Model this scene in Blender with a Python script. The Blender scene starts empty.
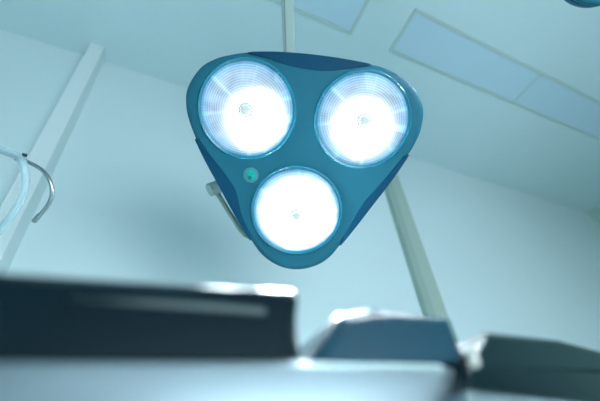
import bpy, bmesh, math
from mathutils import Vector, Matrix

sc = bpy.context.scene
col = sc.collection
CAMZ = 1.0                     # camera height, floor at z = 0
EYE = Vector((0, 0, CAMZ))
H = 3.0                        # ceiling height
F = 339.0                      # focal length in pixels of the 600 px frame

# ------------------------------------------------------------ camera frame
fw = Vector((.3917, .668, .6325)).normalized()
rt = Vector((.9047, -.4047, -.1325)); rt = (rt - fw * rt.dot(fw)).normalized()
up = rt.cross(fw).normalized()

def ray(x, y):                 # direction with unit depth
    return rt * ((x - 300) / F) - up * ((y - 200.5) / F) + fw
def at(x, y, depth):
    return EYE + ray(x, y) * depth
def on_plane(x, y, p, n):
    r = ray(x, y)
    return EYE + r * ((p - EYE).dot(n) / r.dot(n))

# ------------------------------------------------------------ materials
def mat(name, color, rough=.5, metal=0., spec=.5, noise=0., nscale=8., bump=0., bscale=60., emis=None, trans=0., coat=0.):
    m = bpy.data.materials.new(name); m.use_nodes = True
    nt = m.node_tree; b = nt.nodes['Principled BSDF']
    b.inputs['Base Color'].default_value = (*color, 1)
    b.inputs['Roughness'].default_value = rough
    b.inputs['Metallic'].default_value = metal
    b.inputs['Specular IOR Level'].default_value = spec
    b.inputs['Transmission Weight'].default_value = trans
    b.inputs['Coat Weight'].default_value = coat
    tc = nt.nodes.new('ShaderNodeTexCoord')
    if noise:
        n = nt.nodes.new('ShaderNodeTexNoise'); n.inputs['Scale'].default_value = nscale
        n.inputs['Detail'].default_value = 3
        nt.links.new(tc.outputs['Object'], n.inputs['Vector'])
        r = nt.nodes.new('ShaderNodeValToRGB')
        r.color_ramp.elements[0].color = (*[c * (1 - noise) for c in color], 1)
        r.color_ramp.elements[1].color = (*[min(1, c * (1 + noise)) for c in color], 1)
        nt.links.new(n.outputs['Fac'], r.inputs['Fac']); nt.links.new(r.outputs['Color'], b.inputs['Base Color'])
    if bump:
        n = nt.nodes.new('ShaderNodeTexNoise'); n.inputs['Scale'].default_value = bscale
        nt.links.new(tc.outputs['Object'], n.inputs['Vector'])
        bp = nt.nodes.new('ShaderNodeBump'); bp.inputs['Strength'].default_value = bump; bp.inputs['Distance'].default_value = .002
        nt.links.new(n.outputs['Fac'], bp.inputs['Height']); nt.links.new(bp.outputs['Normal'], b.inputs['Normal'])
    if emis:
        b.inputs['Emission Color'].default_value = (*emis[0], 1); b.inputs['Emission Strength'].default_value = emis[1]
    return m

M = {}
M['wall'] = mat('wall_paint', (.66, .82, .83), .6, noise=.02, nscale=2, bump=.1)
M['wall_dimmed'] = mat('wall_paint_dimmed', (.40, .58, .50), .6, noise=.02, nscale=2)  # right wall coloured darker and greener in place of light falling off
M['wall_dark'] = mat('wall_darkened', (.12, .20, .23), .6, noise=.03, nscale=2)  # unseen wall behind the camera, coloured dark so the cushions reflect less
M['ceiling'] = mat('ceiling_paint', (.57, .74, .76), .7, noise=.02, nscale=2, bump=.1)
M['floor'] = mat('floor_vinyl', (.45, .60, .62), .35, noise=.08, nscale=20)
M['chase'] = mat('boxing_paint', (.72, .84, .84), .5, noise=.02, nscale=3)
M['duct'] = mat('trunking_grey', (.40, .52, .46), .5, noise=.03, nscale=5)
M['duct_dark'] = mat('trunking_cover', (.33, .45, .40), .5, noise=.03, nscale=5)
M['panel_frame'] = mat('panel_frame_white', (.46, .60, .58), .4, noise=.02)
M['diffuser'] = mat('panel_diffuser', (.50, .69, .78), .3, noise=.02, nscale=3)
M['face'] = mat('face_teal', (.014, .125, .18), .45, spec=.2, noise=.04, nscale=6)
M['shell'] = mat('shell_teal', (.006, .09, .17), .45, spec=.25, noise=.03, nscale=6)
M['blue'] = mat('insert_blue', (.0003, .048, .10), .4, spec=.2, noise=.05, nscale=8)
M['rim'] = mat('rim_cyan', (.02, .22, .32), .25, noise=.03, nscale=12)
M['hub'] = mat('bulb_shield_glow', (.40, .45, .42), .4, noise=.03, nscale=20, emis=((.75, .9, .85), .35))  # faint emission stands in for lens light coming through the shield
M['arm'] = mat('arm_grey', (.33, .45, .42), .4, noise=.03, nscale=6)
M['arm_dark'] = mat('arm_cover_grey', (.24, .35, .33), .45, noise=.03, nscale=6)
M['green'] = mat('button_green', (.0, .42, .36), .3, noise=.05, nscale=30)
M['green_ring'] = mat('button_ring', (.07, .25, .28), .4, noise=.05, nscale=30)
M['green_dark'] = mat('button_core', (.0, .14, .15), .4, noise=.05, nscale=30)
M['vinyl'] = mat('black_vinyl', (.0015, .008, .012), .20, spec=.4, noise=.15, nscale=30, bump=.02, bscale=300)
M['vinyl2'] = mat('slate_vinyl', (.006, .042, .066), .25, spec=.7, noise=.15, nscale=30, bump=.03, bscale=300)
M['vinyl3'] = mat('glossy_black_vinyl', (.0008, .010, .014), .26, spec=.65, noise=.15, nscale=30, bump=.03, bscale=300)
M['front_strip'] = mat('strip_grey', (.05, .085, .085), .35, noise=.1, nscale=30)
M['base'] = mat('base_steel', (.24, .33, .36), .42, metal=.75, noise=.03, nscale=10)
M['corner_glint'] = mat('glint_ivory', (.62, .66, .58), .35, noise=.03, nscale=30)
M['chrome'] = mat('chrome', (.42, .47, .48), .25, metal=1, noise=.05, nscale=20)
M['clamp'] = mat('clamp_black', (.01, .03, .04), .4, noise=.1, nscale=20)

def lens_material(name, core, off, strength):
    """Lit prismatic lens: white-hot core falling to a pale blue rim with fine concentric prisms."""
    m = bpy.data.materials.new(name); m.use_nodes = True
    nt = m.node_tree; N = nt.nodes; L = nt.links
    for n in list(N): N.remove(n)
    out = N.new('ShaderNodeOutputMaterial')
    tc = N.new('ShaderNodeTexCoord')
    sep = N.new('ShaderNodeSeparateXYZ'); L.new(tc.outputs['Object'], sep.inputs[0])
    def math_(op, a, b=None, c=None):
        n = N.new('ShaderNodeMath'); n.operation = op
        for i, v in enumerate((a, b, c)):
            if v is None: continue
            if isinstance(v, (int, float)): n.inputs[i].default_value = v
            else: L.new(v, n.inputs[i])
        return n.outputs[0]
    X, Y = sep.outputs[0], sep.outputs[1]
    r = math_('SQRT', math_('ADD', math_('MULTIPLY', X, X), math_('MULTIPLY', Y, Y)))
    ang = math_('ARCTAN2', Y, X)
    dx, dy = math_('SUBTRACT', X, off[0]), math_('SUBTRACT', Y, off[1])
    d = math_('SQRT', math_('ADD', math_('MULTIPLY', dx, dx), math_('MULTIPLY', dy, dy)))
    # uneven reflector: noise stretched round the ring
    nz = N.new('ShaderNodeTexNoise'); nz.inputs['Scale'].default_value = 1.0; nz.inputs['Detail'].default_value = 3
    cmb = N.new('ShaderNodeCombineXYZ')
    L.new(math_('MULTIPLY', math_('COSINE', ang), 2.4), cmb.inputs[0]); L.new(math_('MULTIPLY', math_('SINE', ang), 2.4), cmb.inputs[1])
    L.new(math_('MULTIPLY', r, 22), cmb.inputs[2]); L.new(cmb.outputs[0], nz.inputs['Vector'])
    nv = math_('SUBTRACT', nz.outputs['Fac'], .5)
    g = math_('DIVIDE', math_('ADD', d, math_('MULTIPLY', nv, .03)), core)
    hot = N.new('ShaderNodeMapRange'); hot.interpolation_type = 'SMOOTHERSTEP'
    L.new(g, hot.inputs['Value'])
    hot.inputs['From Min'].default_value = .35; hot.inputs['From Max'].default_value = 1.25
    hot.inputs['To Min'].default_value = 1; hot.inputs['To Max'].default_value = 0
    rings = math_('ADD', math_('MULTIPLY', math_('SINE', math_('MULTIPLY', r, 1080)), .5), .5)
    rays = math_('ADD', math_('MULTIPLY', math_('SINE', math_('MULTIPLY', ang, 96)), .5), .5)
    pat = math_('ADD', math_('MULTIPLY', rings, .30), math_('MULTIPLY', rays, .08))
    low = math_('ADD', math_('SUBTRACT', 1.12, pat), math_('MULTIPLY', nv, 1.0))
    # a few brighter facets running outwards
    n2 = N.new('ShaderNodeTexNoise'); n2.inputs['Scale'].default_value = 3.2; n2.inputs['Detail'].default_value = 1
    c2_ = N.new('ShaderNodeCombineXYZ'); L.new(math_('COSINE', ang), c2_.inputs[0]); L.new(math_('SINE', ang), c2_.inputs[1])
    c2_.inputs[2].default_value = core * 50; L.new(c2_.outputs[0], n2.inputs['Vector'])
    stk = N.new('ShaderNodeMapRange'); L.new(n2.outputs['Fac'], stk.inputs['Value'])
    stk.inputs['From Min'].default_value = .60; stk.inputs['From Max'].default_value = .72
    low = math_('ADD', low, math_('MULTIPLY', stk.outputs[0], .5))
    s = math_('ADD', low, math_('ADD', math_('MULTIPLY', math_('POWER', hot.outputs[0], 6.0), strength), math_('MULTIPLY', hot.outputs[0], .8)))
    mix = N.new('ShaderNodeMix'); mix.data_type = 'RGBA'
    L.new(math_('MINIMUM', math_('MULTIPLY', hot.outputs[0], 2.5), 1.0), mix.inputs['Factor'])
    mix.inputs[6].default_value = (.50, .74, .98, 1); mix.inputs[7].default_value = (.82, .95, 1, 1)
    # darker aqua right at the rim
    edge = N.new('ShaderNodeMapRange'); L.new(r, edge.inputs['Value'])
    edge.inputs['From Min'].default_value = .104; edge.inputs['From Max'].default_value = .112
    edge.inputs['To Min'].default_value = 1; edge.inputs['To Max'].default_value = .45
    rb = N.new('ShaderNodeMapRange'); L.new(r, rb.inputs['Value'])
    rb.inputs['From Min'].default_value = .088; rb.inputs['From Max'].default_value = .112
    mix2 = N.new('ShaderNodeMix'); mix2.data_type = 'RGBA'; L.new(rb.outputs[0], mix2.inputs['Factor'])
    L.new(mix.outputs[2], mix2.inputs[6]); mix2.inputs[7].default_value = (.22, .62, 1, 1)
    em = N.new('ShaderNodeEmission'); L.new(mix2.outputs[2], em.inputs['Color'])
    L.new(math_('MULTIPLY', s, edge.outputs[0]), em.inputs['Strength'])
    gl = N.new('ShaderNodeBsdfGlossy'); gl.inputs['Roughness'].default_value = .1; gl.inputs['Color'].default_value = (.015, .02, .02, 1)
    add = N.new('ShaderNodeAddShader'); L.new(em.outputs[0], add.inputs[0]); L.new(gl.outputs[0], add.inputs[1])
    L.new(add.outputs[0], out.inputs['Surface'])
    return m

# ------------------------------------------------------------ mesh helpers
def link(name, bm, m, parent=None, smooth=False, bevel=0, segs=2, matrix=None, angle=35):
    bmesh.ops.recalc_face_normals(bm, faces=bm.faces)
    me = bpy.data.meshes.new(name); bm.to_mesh(me); bm.free()
    o = bpy.data.objects.new(name, me); col.objects.link(o)
    me.materials.append(m)
    if smooth:
        for p in me.polygons: p.use_smooth = True
        me.set_sharp_from_angle(angle=math.radians(angle))
    if bevel:
        b = o.modifiers.new('bevel', 'BEVEL'); b.width = bevel; b.segments = segs; b.limit_method = 'ANGLE'; b.angle_limit = math.radians(25)
        for p in me.polygons: p.use_smooth = True
        w = o.modifiers.new('wn', 'WEIGHTED_NORMAL'); w.keep_sharp = True
    if parent: o.parent = parent
    if matrix is not None: o.matrix_local = matrix
    return o

def box(bm, lo, hi):
    vs = [bm.verts.new((x, y, z)) for x in (lo[0], hi[0]) for y in (lo[1], hi[1]) for z in (lo[2], hi[2])]
    for f in ((0, 1, 3, 2), (4, 6, 7, 5), (0, 4, 5, 1), (2, 3, 7, 6), (0, 2, 6, 4), (1, 5, 7, 3)):
        bm.faces.new([vs[i] for i in f])

def tube(bm, pts, r, n=16, cap=True, square=None):
    pts = [Vector(p) for p in pts]
    rings = []; a = None
    for i, p in enumerate(pts):
        t = (pts[min(i + 1, len(pts) - 1)] - pts[max(i - 1, 0)]).normalized()
        if a is None:
            a = Vector((0, 0, 1)) if abs(t.z) < .9 else Vector((1, 0, 0))
            if square is not None: a = square
        a = (a - t * a.dot(t)).normalized(); b = t.cross(a)
        rr = r if square is not None else (r[i] if isinstance(r, (list, tuple)) else r)
        if square is None:
            rings.append([bm.verts.new(p + (a * math.cos(k / n * math.tau) + b * math.sin(k / n * math.tau)) * rr) for k in range(n)])
        else:
            rings.append([bm.verts.new(p + a * sx * rr[0] + b * sy * rr[1]) for sx, sy in ((1, 1), (1, -1), (-1, -1), (-1, 1))])
    n = len(rings[0])
    for A, B in zip(rings, rings[1:]):
        for k in range(n): bm.faces.new((A[k], A[(k + 1) % n], B[(k + 1) % n], B[k]))
    if cap: bm.faces.new(rings[0]); bm.faces.new(rings[-1])

def lathe(bm, prof, n=64, close=True):
    """prof: (radius, z) pairs turned about local z."""
    rings = []
    for r, z in prof:
        if r < 1e-6: rings.append([bm.verts.new((0, 0, z))])
        else: rings.append([bm.verts.new((r * math.cos(k / n * math.tau), r * math.sin(k / n * math.tau), z)) for k in range(n)])
    for A, B in zip(rings, rings[1:]):
        for k in range(n):
            k2 = (k + 1) % n
            if len(A) == 1: bm.faces.new((A[0], B[k], B[k2]))
            elif len(B) == 1: bm.faces.new((A[k], A[k2], B[0]))
            else: bm.faces.new((A[k], A[k2], B[k2], B[k]))

def catmull(P, per=6, closed=True):
    out = []; n = len(P)
    rng = range(n) if closed else range(n - 1)
    for i in rng:
        if closed: a, b, c, d = P[i - 1], P[i], P[(i + 1) % n], P[(i + 2) % n]
        else: a, b, c, d = P[max(i - 1, 0)], P[i], P[i + 1], P[min(i + 2, n - 1)]
        for k in range(per):
            t = k / per
            out.append(.5 * ((2 * b) + (c - a) * t + (2 * a - 5 * b + 4 * c - d) * t * t + (3 * b - a - 3 * c + d) * t ** 3))
    if not closed: out.append(P[-1].copy())
    return out

def offset(P, d):              # closed 2D polyline inset by d (positive = inwards, P clockwise or not)
    area = sum(P[i - 1].x * P[i].y - P[i].x * P[i - 1].y for i in range(len(P)))
    s = 1 if area > 0 else -1
    out = []
    for i, p in enumerate(P):
        t = (P[(i + 1) % len(P)] - P[i - 1]).normalized()
        out.append(p + Vector((-t.y, t.x)) * d * s)
    return out

def loft(bm, rings, cap0=True, cap1=True):
    R = [[bm.verts.new((p.x, p.y, z)) for p in P] for P, z in rings]
    n = len(R[0])
    for A, B in zip(R, R[1:]):
        for k in range(n): bm.faces.new((A[k], A[(k + 1) % n], B[(k + 1) % n], B[k]))
    if cap0: bm.faces.new(R[0])
    if cap1: bm.faces.new(R[-1])

def empty(name, matrix, label, cat, group=None):
    o = bpy.data.objects.new(name, None); col.objects.link(o); o.matrix_world = matrix
    o.empty_display_size = .05
    tag(o, label, cat, group); return o
def tag(o, label, cat, group=None):
    o['label'] = label; o['category'] = cat
    if group: o['group'] = group
    return o

# ------------------------------------------------------------ the room
WA = 0.0275                    # the back wall runs very slightly off the x axis
def wy(x): return 1.278 + WA * x
def struct(name, bm, m, **k):
    o = link(name, bm, m, **k); o['kind'] = 'structure'; return o
XL, XR, YF = -2.4, 4.74, -1.9
bm = bmesh.new(); box(bm, (XL - .1, YF - .1, -.1), (XR + .1, 1.7, 0)); struct('floor', bm, M['floor'])
bm = bmesh.new(); box(bm, (XL - .1, YF - .1, H), (XR + .1, 1.7, H + .1)); struct('ceiling', bm, M['ceiling'])
bm = bmesh.new()
vs = [bm.verts.new(v) for z in (0, H) for v in ((XL, wy(XL), z), (XR, wy(XR), z), (XR, wy(XR) + .12, z), (XL, wy(XL) + .12, z))]
for f in ((0, 1, 2, 3), (4, 5, 6, 7), (0, 1, 5, 4), (1, 2, 6, 5), (2, 3, 7, 6), (3, 0, 4, 7)): bm.faces.new([vs[i] for i in f])
struct('wall_back', bm, M['wall'])
bm = bmesh.new(); box(bm, (XR, YF, 0), (XR + .1, wy(XR) + .12, H)); struct('wall_right', bm, M['wall_dimmed'])
bm = bmesh.new(); box(bm, (XL - .1, YF, 0), (XL, wy(XL) + .12, H)); struct('wall_left', bm, M['wall'])
# front wall (behind the camera) with an opening added for the fill light
WX0, WX1, WZ0, WZ1 = -.3, 2.0, .25, 1.36
bm = bmesh.new()
box(bm, (XL, YF - .12, 0), (WX0, YF, H)); box(bm, (WX1, YF - .12, 0), (XR, YF, H))
box(bm, (WX0, YF - .12, 0), (WX1, YF, WZ0)); box(bm, (WX0, YF - .12, WZ1), (WX1, YF, H))
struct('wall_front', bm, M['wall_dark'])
bm = bmesh.new()
for lo, hi in (((WX0, YF - .1, WZ0), (WX0 + .05, YF - .04, WZ1)), ((WX1 - .05, YF - .1, WZ0), (WX1, YF - .04, WZ1)),
               ((WX0, YF - .1, WZ0), (WX1, YF - .04, WZ0 + .05)), ((WX0, YF - .1, WZ1 - .05), (WX1, YF - .04, WZ1)),
               (((WX0 + WX1) / 2 - .03, YF - .1, WZ0), ((WX0 + WX1) / 2 + .03, YF - .04, WZ1))): box(bm, lo, hi)
struct('fill_window_1', bm, M['panel_frame'])  # unseen window frame, added around the fill light
# pipe boxing on the back wall
bm = bmesh.new(); box(bm, (-.458, 1.172, 0), (-.39, wy(-.42) + .01, H - .0005))
o = struct('trim_1', bm, M['chase'], bevel=.002)

# leaning cable trunking on the back wall
def wall_pt(x, y, off=0):
    n = Vector((WA, -1, 0)).normalized()
    return on_plane(x, y, Vector((0, wy(0), 0)) + n * off, n)
t0 = wall_pt(437, 320, .02); t1 = wall_pt(395.5, 195, .02)
d = (t1 - t0); 
top = t1 + d * ((H - .002 - t1.z) / d.z); bot = t0 - d * ((t0.z - .08) / d.z)
wn = Vector((WA, -1, 0)).normalized(); side = wn.cross(d.normalized()).normalized()
if side.x < 0: side = -side
root = empty('wall_trunking', Matrix.Translation(bot), 'grey-green square cable trunking running down the wall behind the big lamp', 'trunking')
inv = Vector(bot)
bm = bmesh.new(); tube(bm, [bot - inv + side * .026, top - inv + side * .026], (.020, .046), square=wn)
link('cover', bm, M['duct'], root, bevel=.003)
bm = bmesh.new(); tube(bm, [bot - inv - side * .046, top - inv - side * .046], (.020, .026), square=wn)
o = link('channel', bm, M['duct_dark'], root, bevel=.003); o['label'] = 'narrower darker channel'

# ------------------------------------------------------------ ceiling light panels
def ceil_panel(x0, x1, y0, y1, splits, label):
    r = empty('ceiling_light_panel', Matrix.Translation((0, 0, H)), label, 'light panel', 'recessed light panels in the ceiling')
    w = .018
    bm = bmesh.new()
    for lo, hi in (((x0, y0), (x1, y0 + w)), ((x0, y1 - w), (x1, y1)), ((x0, y0 + w + .0002), (x0 + w, y1 - w - .0002)), ((x1 - w, y0 + w + .0002), (x1, y1 - w - .0002))):
        box(bm, (*lo, -.008), (*hi, -.0005))
    link('frame', bm, M['panel_frame'], r)
    xs = [x0 + w] + list(splits) + [x1 - w]
    for i, (a, b) in enumerate(zip(xs, xs[1:])):
        bm = bmesh.new(); box(bm, (a + (.006 if i else 0), y0 + w, -.004), (b - (.006 if i < len(xs) - 2 else 0), y1 - w, -.0005))
        link('diffuser', bm, M['diffuser'], r)
    for s in splits:
        bm = bmesh.new(); box(bm, (s - .005, y0 + w, -.006), (s + .005, y1 - w, -.0005))
        link('divider', bm, M['panel_frame'], r)
ceil_panel(1.185, 3.54, .345, .612, [2.365], 'long ceiling light panel with a cross divider, right of the lamp')
ceil_panel(-1.45, .905, .345, .612, [-.275], 'ceiling light panel cut by the top edge, directly above the lamp')

# ------------------------------------------------------------ surgical lamp
LZ = .80
LC = at(302, 147, LZ)
n_ = (-fw - up * .262).normalized()          # face normal, towards the table
ax = (rt - n_ * rt.dot(n_)).normalized(); ay = n_.cross(ax).normalized()
LM = Matrix(((ax.x, ay.x, n_.x, LC.x), (ax.y, ay.y, n_.y, LC.y), (ax.z, ay.z, n_.z, LC.z), (0, 0, 0, 1)))
def loc(x, y):
    p = on_plane(x, y, LC, n_) - LC
    return Vector((p.dot(ax), p.dot(ay)))
OUT = [(186,106),(187.5,88),(200,68.5),(216,59),(232,55),(248,53),(275,53),(305,55),(340,59.5),(371,65),(388,70),(405,79.5),(417,92),(423.5,110),(421,130),(415,144),(408,155),
       (392,178),(372,204),(355,226),(340,245),(329,258),(315,266.5),(297,270),(279,266.5),(263,256),(251,240),(235,213),(218,182),(205,158),(196,139),(189.5,122)]
outline = offset(catmull([loc(*p) for p in OUT], 5), -.0018)
LENSES = [((247, 110), 47.3, 1), ((362.5, 120.5), 46.6, 2), ((296.5, 211.5), 44.0, 3)]

lens_mats = [lens_material('lens_lit_a', .085, (.022, -.026), 180), lens_material('lens_lit_b', .085, (-.002, -.020), 180), lens_material('lens_lit_c', .112, (.004, -.004), 800)]

def build_lamp(label):
    root = empty('surgical_lamp', LM, label, 'lamp', 'three-lens surgical lamps')
    # front plate with rounded edge
    bm = bmesh.new()
    loft(bm, [(offset(outline, .002), -.020), (offset(outline, -.001), -.014), (offset(outline, -.0003), -.008), (offset(outline, .003), -.0035), (offset(outline, .009), -.0008), (offset(outline, .016), 0)], cap0=False)
    link('front_plate', bm, M['face'], root, smooth=True, angle=60)
    # rear housing
    bm = bmesh.new()
    loft(bm, [(offset(outline, .004), -.016), (offset(outline, -.0022), -.019), (offset(outline, -.002), -.032), (offset(outline, .012), -.055),
              (offset(outline, .035), -.078), (offset(outline, .060), -.088)], cap0=False)
    link('rear_housing', bm, M['shell'], root, smooth=True, angle=60)
    # dark blue side inserts
    seg = {'top': ([(248,52.2),(275,52),(305,54),(340,58.5),(371,64.2)], [(366,66),(340,69.5),(320,70.5),(303,68.5),(286,64.5),(268,58.5),(255,54.5)]),
           'right': ([(408.8,155.5),(393,178.7),(373,204.7),(356,226.7),(340.5,245.7)], [(342,241),(352,222),(362,205),(377,188),(391,172),(404,157)]),
           'left': ([(250,240.5),(234,213.5),(217,182.5),(204,158.5),(195,139.5)], [(199.5,141),(213,159),(227,177),(234.5,189),(238,200),(241,214),(249,233)])}
    for k, (o_, i_) in seg.items():
        P = catmull([loc(*p) for p in o_], 6, False) + catmull([loc(*p) for p in i_], 6, False)
        bm = bmesh.new()
        P = offset(P, -.0012)
        loft(bm, [(P, -.034), (P, -.001), (offset(P, .0012), .0016)])
        link('side_insert', bm, M['blue'], root, smooth=True, angle=40)['label'] = 'dark blue side insert'
    # lenses
    for (c, rpx, i) in LENSES:
        cc = loc(*c); rad = (loc(c[0] + rpx, c[1]) - loc(c[0] - rpx, c[1])).length / 2 * .975
        mt = Matrix.Translation((cc.x, cc.y, 0))
        bm = bmesh.new()
        prof = [(rad * 1.075, -.001), (rad * 1.07, .002), (rad * 1.045, .0042), (rad * 1.02, .003), (rad * .985, .0005)]
        lathe(bm, prof, 96)
        rim = link('lens_rim', bm, M['rim'], root, smooth=True, matrix=mt, angle=60); rim['label'] = 'pale cyan lens rim'
        bm = bmesh.new()
        k = .112 / rad
        hh = .034 if i == 3 else .017
        prof = [(0, hh)] + [(rad * t, hh - (hh - .0015) * t * t) for t in [j / 30 for j in range(1, 31)]]
        prof = [(r * k, z) for r, z in prof]
        lathe(bm, prof, 96)
        le = link('lens', bm, lens_mats[i - 1], root, smooth=True, matrix=mt @ Matrix.Diagonal((1 / k, 1 / k, 1, 1)), angle=60)
        # moulded prism ribs
        bm = bmesh.new()
        hz = hh - .0005
        lathe(bm, [(.0175, hz - .001), (.0175, hz + .003), (.0155, hz + .0045), (.0125, hz + .0045), (.011, hz + .008), (.004, hz + .0095), (0, hz + .0095)], 40)
        link('bulb_shield', bm, M['hub'], le, smooth=True, matrix=Matrix.Diagonal((k, k, 1, 1)), angle=40)['label'] = 'grey bulb shield at the lens centre'
    # green indicator button
    bc = loc(251, 175); u = (loc(261, 175) - bc).length / 10
    bt = Matrix.Translation((bc.x, bc.y, 0))
    bm = bmesh.new(); lathe(bm, [(7.6 * u, -.001), (7.6 * u, .0012), (6.8 * u, .002), (5.4 * u, .0012), (5.2 * u, -.0005)], 40)
    b = link('button', bm, M['green_ring'], root, smooth=True, matrix=bt, angle=40); b['label'] = 'round green button between the lenses'
    bm = bmesh.new(); lathe(bm, [(5.2 * u, 0), (5.0 * u, .003), (3.8 * u, .0036), (3.2 * u, .0016), (2.4 * u, .0016), (2.2 * u, .005), (0, .006)], 40)
    link('button_cap', bm, M['green'], b, smooth=True, angle=30)
    bm = bmesh.new(); lathe(bm, [(1.9 * u, .004), (1.9 * u, .0085), (0, .009)], 24)
    link('button_core', bm, M['green_dark'], b, smooth=True, matrix=Matrix.Translation((-1.0 * u, -2.2 * u, 0)), angle=30)
    # yoke: pivot knob on the left edge and the bow behind the housing
    def L3(x, y, z): v = loc(x, y); return Vector((v.x, v.y, z))
    a, b2 = L3(204, 194.5, -.045), L3(230, 184, -.045)
    bm = bmesh.new(); dd = (b2 - a).normalized()
    tube(bm, [a, a + dd * .002, a + dd * .014, a + dd * .0155, a + dd * .017, b2], [.0155, .0178, .0178, .0155, .0168, .0168], 28)
    kn = link('pivot_knob', bm, M['arm'], root, smooth=True, angle=30); kn['label'] = 'light grey pivot knob'
    bm = bmesh.new()
    pts = [L3(213, 198, -.048), L3(220, 210, -.050), L3(229.5, 225, -.052), L3(245, 245, -.060), L3(270, 240, -.10), L3(290, 190, -.135), L3(296, 150, -.150)]
    pts = catmull([p for p in pts], 5, False)
    tube(bm, pts, .0066, 14)
    link('yoke', bm, M['arm'], root, smooth=True, angle=50)
    bm = bmesh.new(); lathe(bm, [(.05, -.086), (.05, -.10), (.035, -.115), (.03, -.165), (0, -.17)], 40)
    link('rear_joint', bm, M['arm'], root, smooth=True, angle=40)
    return root

def suspension(root, elbow_w, top_z=H):
    """Spring arm from the rear joint up to an elbow, then the drop tube and ceiling canopy (in the lamp's local space)."""
    inv = root.matrix_world.inverted()
    start_w = root.matrix_world @ Vector((-.026, -.01, -.150))
    s, e = inv @ start_w, inv @ elbow_w
    bm = bmesh.new()
    sd = (s - e).normalized()
    tube(bm, [s + Vector((.004, 0, 0)), e + Vector((.004, 0, 0))], (.012, .0125), square=Vector((0, 0, 1)))
    link('spring_arm', bm, M['arm'], root, bevel=.002)
    bm = bmesh.new(); tube(bm, [s - Vector((.0125, 0, 0)), e - Vector((.0125, 0, 0))], (.009, .0042), square=Vector((0, 0, 1)))
    link('arm_cover', bm, M['arm_dark'], root, bevel=.001)['label'] = 'darker cable cover along the arm'
    bm = bmesh.new()
    up_l = (inv.to_3x3() @ Vector((0, 0, 1))).normalized()
    topl = inv @ Vector((elbow_w.x, elbow_w.y, top_z - .001))
    tube(bm, [e - up_l * .03, topl - up_l * .06, topl - up_l * .05, topl - up_l * .012, topl], [.022, .022, .07, .085, .085], 32)
    link('ceiling_tube', bm, M['arm'], root, smooth=True, angle=30)

bpy.context.view_layer.update()
lamp = build_lamp('large lit lamp with three round lenses and one green button, centre of the room')
bpy.context.view_layer.update()
suspension(lamp, at(281, -190, .93))

# second lamp: same kind, higher and to the right, on its own arm
def clone(o, parent=None):
    c = o.copy(); col.objects.link(c)
    if parent is not None:
        c.parent = parent; c.matrix_local = o.matrix_local.copy()
    for ch in o.children:
        if ch.name.split('.')[0] in ('spring_arm', 'arm_cover', 'ceiling_tube'): continue
        clone(ch, c)
    return c
lamp2 = clone(lamp)
lamp2.matrix_world = Matrix.Translation(rt * (.8 * 330 / F) + up * (.8 * 294 / F)) @ LM
lamp2['label'] = 'second lamp, only its dark blue rounded edge showing in the top right corner'
bpy.context.view_layer.update()
suspension(lamp2, lamp2.matrix_world @ Vector((-.02, .22, -.22)))

# ------------------------------------------------------------ foreground table
YFRONT = .200
def prism(name, pts, p0, n, depth, m, parent, bevel, segs=4, setback=0., back_dir=None, flat=(), w={}):
    """Outline in a vertical plane through p0 with normal n, pushed back from the viewer by depth."""
    bd = (back_dir or -n).normalized()
    if bd.dot(fw) < 0: bd = -bd
    if bevel > .004:
        A = [on_plane(x, y, p0, n) - parent.matrix_world.translation for x, y in pts]
        bm = bmesh.new()
        va = [bm.verts.new(p) for p in A]; vb = [bm.verts.new(p + bd * depth) for p in A]
        bm.faces.new(va); bm.faces.new(vb[::-1])
        for i in range(len(va)): bm.faces.new((va[i - 1], va[i], vb[i], vb[i - 1]))
        lay = bm.edges.layers.float.new('bevel_weight_edge')
        ix = {v: i for i, v in enumerate(va)}; ix.update({v: i for i, v in enumerate(vb)})
        for e in bm.edges:
            a, b = sorted(ix[v] for v in e.verts)
            e[lay] = 0. if (a in flat and b in flat) else w.get((a, b), w.get(a, 1.) if a == b else 1.)
            e.smooth = not (a in flat and b in flat)
        o = link(name, bm, m, parent, bevel=bevel, segs=6)
        o.modifiers['bevel'].limit_method = 'WEIGHT'
        return o
    o0 = parent.matrix_world.translation
    O = on_plane(*pts[0], p0, n); ux = Vector((0, 0, 1)).cross(n).normalized(); uz = Vector((0, 0, 1))
    P = [Vector(((q - O).dot(ux), (q - O).dot(uz))) for q in (on_plane(x, y, p0, n) for x, y in pts)]
    bm = bmesh.new(); rings = []
    for k in range(segs + 1):
        a = k / segs * math.pi / 2
        rings.append((offset(P, bevel * (1 - math.sin(a))), bevel * (1 - math.cos(a))))
    rings += [(R_, depth - z) for R_, z in rings[::-1]]
    R = [[bm.verts.new(O + ux * p.x + uz * p.y + bd * z - o0) for p in Q] for Q, z in rings]
    for A, B in zip(R, R[1:]):
        for k in range(len(A)): bm.faces.new((A[k], A[(k + 1) % len(A)], B[(k + 1) % len(A)], B[k]))
    bm.faces.new(R[0]); bm.faces.new(R[-1])
    return link(name, bm, m, parent, smooth=True, angle=50)

nY = Vector((0, -1, 0)); pY = Vector((0, YFRONT, CAMZ))
def thing_at(name, px, py, p0, n, label, cat, group=None):
    p = on_plane(px, py, p0, n)
    r = empty(name, Matrix.Translation(p), label, cat, group); bpy.context.view_layer.update(); return r

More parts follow.
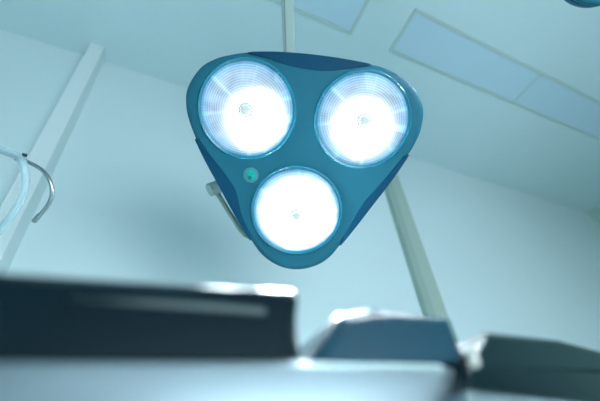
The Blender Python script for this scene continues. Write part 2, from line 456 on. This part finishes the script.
# white table base (body under the cushions), with a pedestal to the floor
tb = empty('treatment_table', Matrix.Translation((.10, YFRONT + .12, 0)), 'pale enamelled table body with a rounded corner under the dark cushions', 'table')
bpy.context.view_layer.update()
pB = Vector((0, YFRONT - .006, CAMZ))
prism('table_body', [(-170, 361), (100, 361.5), (300, 362), (440, 364), (458, 371), (468, 386), (474, 402), (480, 432), (-200, 470)], pB, nY, .32, M['base'], tb, .0022)
pC = on_plane(540, 398, pY, nY)
n3 = Vector((.175, -.985, 0)).normalized()
p3 = on_plane(490, 370, Vector((0, YFRONT - .018, CAMZ)), nY)
prism('end_section', [(470, 391), (600, 403.5), (720, 416), (720, 470), (472, 440)], p3 - n3 * -.003, n3, .2, M['base'], tb, .004)
lowz = on_plane(100, 450, pB, nY).z
bm = bmesh.new(); box(bm, (-.06, -.04, .06), (.10, .12, CAMZ - .0)); 
bm.free()
bm = bmesh.new(); box(bm, (-.10, -.07, .05), (.08, .10, on_plane(100, 440, pB, nY).z - .0)); box(bm, (-.25, -.08, 0), (.25, .5, .06))
link('pedestal', bm, M['base'], tb, bevel=.004)

G = 'dark padded cushions on the table'
c1 = thing_at('cushion', 150, 358, pY, nY, 'long black padded cushion filling the lower left', 'cushion', G)
prism('pad', [(-170, 255), (0, 266), (150, 277), (304, 286), (300, 321), (307, 358.5), (150, 359.5), (-190, 360)], pY, nY, .16, M['vinyl'], c1, .010, 5, flat=(5, 6, 7))
prism('front_strip', [(70, 296.5), (150, 299), (210, 302), (266, 307), (266, 313.5), (210, 309.5), (150, 305), (70, 298.5)], pY - Vector((0, .0022, 0)), nY, .004, M['front_strip'], c1, .001, 2)['label'] = 'dull grey strip'  # dull grey strip on the pad front, thinner towards the left
c2 = thing_at('cushion', 390, 362, pY, nY, 'slate cushion with a sloping bright left shoulder, between the other two', 'cushion', G)
prism('pad', [(312, 362), (315, 347), (342, 309.5), (368, 305), (398, 312.5), (450, 317), (469, 364)], pY, nY, .14, M['vinyl2'], c2, .012, 5, flat=(0, 6), w={(3, 4): .6, (4, 5): .3, (5, 6): .4, 1: .3, 2: .4, 3: .4, 4: .4, 5: .3})
c3 = thing_at('cushion', 540, 388, p3, n3, 'black two-layer cushion with a bright pale corner at lower right', 'cushion', G)
prism('pad', [(475, 366), (474, 356), (488, 329.5), (560, 338), (600, 349), (690, 374), (690, 387), (600, 370.5)], p3, n3, .12, M['vinyl3'], c3, .0075, 5, flat=(5, 6, 7, 0), w={(1, 2): .3, (0, 1): .3, 2: .3, 1: .2}, back_dir=Vector((.0, 1, 0)))
prism('lower_pad', [(469, 391), (470, 362), (540, 367), (600, 371), (690, 385), (690, 413)], p3, n3, .12, M['vinyl'], c3, .003, 4, back_dir=Vector((.0, 1, 0)))
kp = on_plane(474, 361, p3 + n3 * .002, n3) - c3.matrix_world.translation
bm = bmesh.new(); bmesh.ops.create_uvsphere(bm, u_segments=24, v_segments=16, radius=.0042, matrix=Matrix.Translation(kp) @ Matrix.Diagonal((1, .7, 1, 1)))
link('corner_glint', bm, M['corner_glint'], c3, smooth=True)['label'] = 'pale round bead standing in for a highlight at the corner'  # pale bead added as the blob of highlight on the cushion corner

# ------------------------------------------------------------ drip stand with a hook and a clear hose
HD = .80
pole = at(-75, 128, HD)
st = empty('drip_stand', Matrix.Translation((pole.x, pole.y, 0)), 'thin chrome hook arm of a drip stand, curling down at the left edge', 'drip stand')
bpy.context.view_layer.update()
o0 = st.matrix_world.translation
def LP(x, y, d=HD): return at(x, y, d) - o0
bm = bmesh.new()
tube(bm, [Vector((0, 0, .03)), Vector((0, 0, pole.z + .12))], .010, 16)
link('pole', bm, M['chrome'], st, smooth=True)
for k in range(5):
    a = k / 5 * math.tau
    bm = bmesh.new(); tube(bm, [Vector((0, 0, .07)), Vector((.24 * math.cos(a), .24 * math.sin(a), .04)), Vector((.27 * math.cos(a), .27 * math.sin(a), .012))], [.012, .010, .009], 10)
    link('leg', bm, M['chrome'], st, smooth=True)
bm = bmesh.new()
pts = [LP(-75, 128), LP(-30, 141), LP(0, 151.5), LP(18, 158), LP(29, 162.5), LP(40, 168.5), LP(46.5, 175), LP(51, 184), LP(52, 194), LP(49, 203), LP(43, 211.5), LP(37, 218), LP(34, 221.5)]
cp = catmull(pts, 6, False)
tube(bm, cp, .0047, 16)
e1, e0 = cp[-1], cp[-4]
link('hook_arm', bm, M['chrome'], st, smooth=True)
bm = bmesh.new(); dd = (e1 - cp[-3]).normalized(); tube(bm, [e1 - dd * .020, e1 - dd * .019, e1 - dd * .001, e1 + dd * .001], [.0046, .0058, .0062, .005], 16)
link('hook_tip', bm, M['chrome'], st, smooth=True, angle=30)
m0 = LP(24, 160.3); dd = (LP(27, 161.6) - LP(20, 158.8)).normalized()
bm = bmesh.new(); tube(bm, [m0 - dd * .018, m0 - dd * .012], .0085, 16)
link('clamp_ring', bm, M['clamp'], st, smooth=True, angle=30)['label'] = 'black clamp ring'
sideu = (LP(26, 155) - LP(24, 161)).normalized()
bm = bmesh.new(); tube(bm, [m0 + sideu * .008 - dd*.003, m0 + sideu * .0155 - dd*.003], .005, 12)
link('clamp_screw', bm, M['clamp'], st, smooth=True, angle=30)['label'] = 'black clamp screw'
# hose
hm = mat('hose_silicone', (.60, .76, .80), .3, noise=.03, nscale=20); 
nt = hm.node_tree; b = nt.nodes['Principled BSDF']; ou = nt.nodes['Material Output']
tr = nt.nodes.new('ShaderNodeBsdfTransparent'); tr.inputs[0].default_value = (.85, .95, .97, 1)
lw = nt.nodes.new('ShaderNodeLayerWeight'); lw.inputs['Blend'].default_value = .45
mr = nt.nodes.new('ShaderNodeMapRange'); nt.links.new(lw.outputs['Facing'], mr.inputs['Value']); mr.inputs['To Min'].default_value = .30; mr.inputs['To Max'].default_value = .7
mx = nt.nodes.new('ShaderNodeMixShader'); nt.links.new(mr.outputs[0], mx.inputs[0]); nt.links.new(tr.outputs[0], mx.inputs[1]); nt.links.new(b.outputs[0], mx.inputs[2]); nt.links.new(mx.outputs[0], ou.inputs['Surface'])
bm = bmesh.new()
def HP(x, y, d=.785): return at(x, y, d)
hp = catmull([HP(-40, 131), HP(-12, 143), HP(3, 150), HP(14, 154.5), HP(21, 160), HP(25, 169), HP(26, 181), HP(23, 194), HP(17, 207), HP(8, 220), HP(-6, 236), HP(-30, 258)], 6, False)
tube(bm, hp, .0085, 18)
o = link('clear_hose', bm, hm, smooth=True)
tag(o, 'translucent whitish hose looped over the chrome hook arm', 'hose')

# ------------------------------------------------------------ light
def area(name, loc_, rot, sx, sy, power, color):
    l = bpy.data.lights.new(name, 'AREA'); l.shape = 'RECTANGLE'; l.size = sx; l.size_y = sy; l.energy = power; l.color = color
    o = bpy.data.objects.new(name, l); col.objects.link(o); o.location = loc_; o.rotation_euler = rot; return o
area('window_fill_light', ((WX0 + WX1) / 2, YF - .02, (WZ0 + WZ1) / 2), (math.radians(90), 0, 0), WX1 - WX0 - .1, WZ1 - WZ0 - .1, 72, (.82, .90, 1.0))  # added fill for the room, set in the unseen window opening

w = bpy.data.worlds.new('world'); sc.world = w; w.use_nodes = True
sky = w.node_tree.nodes.new('ShaderNodeTexSky'); sky.sky_type = 'HOSEK_WILKIE'
w.node_tree.links.new(sky.outputs[0], w.node_tree.nodes['Background'].inputs['Color'])
w.node_tree.nodes['Background'].inputs['Strength'].default_value = .3

# ------------------------------------------------------------ camera
cd = bpy.data.cameras.new('camera'); cam = bpy.data.objects.new('camera', cd); col.objects.link(cam)
cd.sensor_width = 36; cd.lens = 36 * F / 600; cd.clip_start = .01
cam.matrix_world = Matrix(((rt.x, up.x, -fw.x, EYE.x), (rt.y, up.y, -fw.y, EYE.y), (rt.z, up.z, -fw.z, EYE.z), (0, 0, 0, 1)))
cd.dof.use_dof = True; cd.dof.focus_distance = .80; cd.dof.aperture_fstop = 1.8
sc.camera = cam
sc.view_settings.view_transform = 'Standard'; sc.view_settings.look = 'None'; sc.view_settings.gamma = 1; sc.view_settings.exposure = 0
sc.view_settings.use_curve_mapping = False
sc.cycles.use_denoising = True
sc.cycles.max_bounces = 8
sc.cycles.sample_clamp_indirect = 5
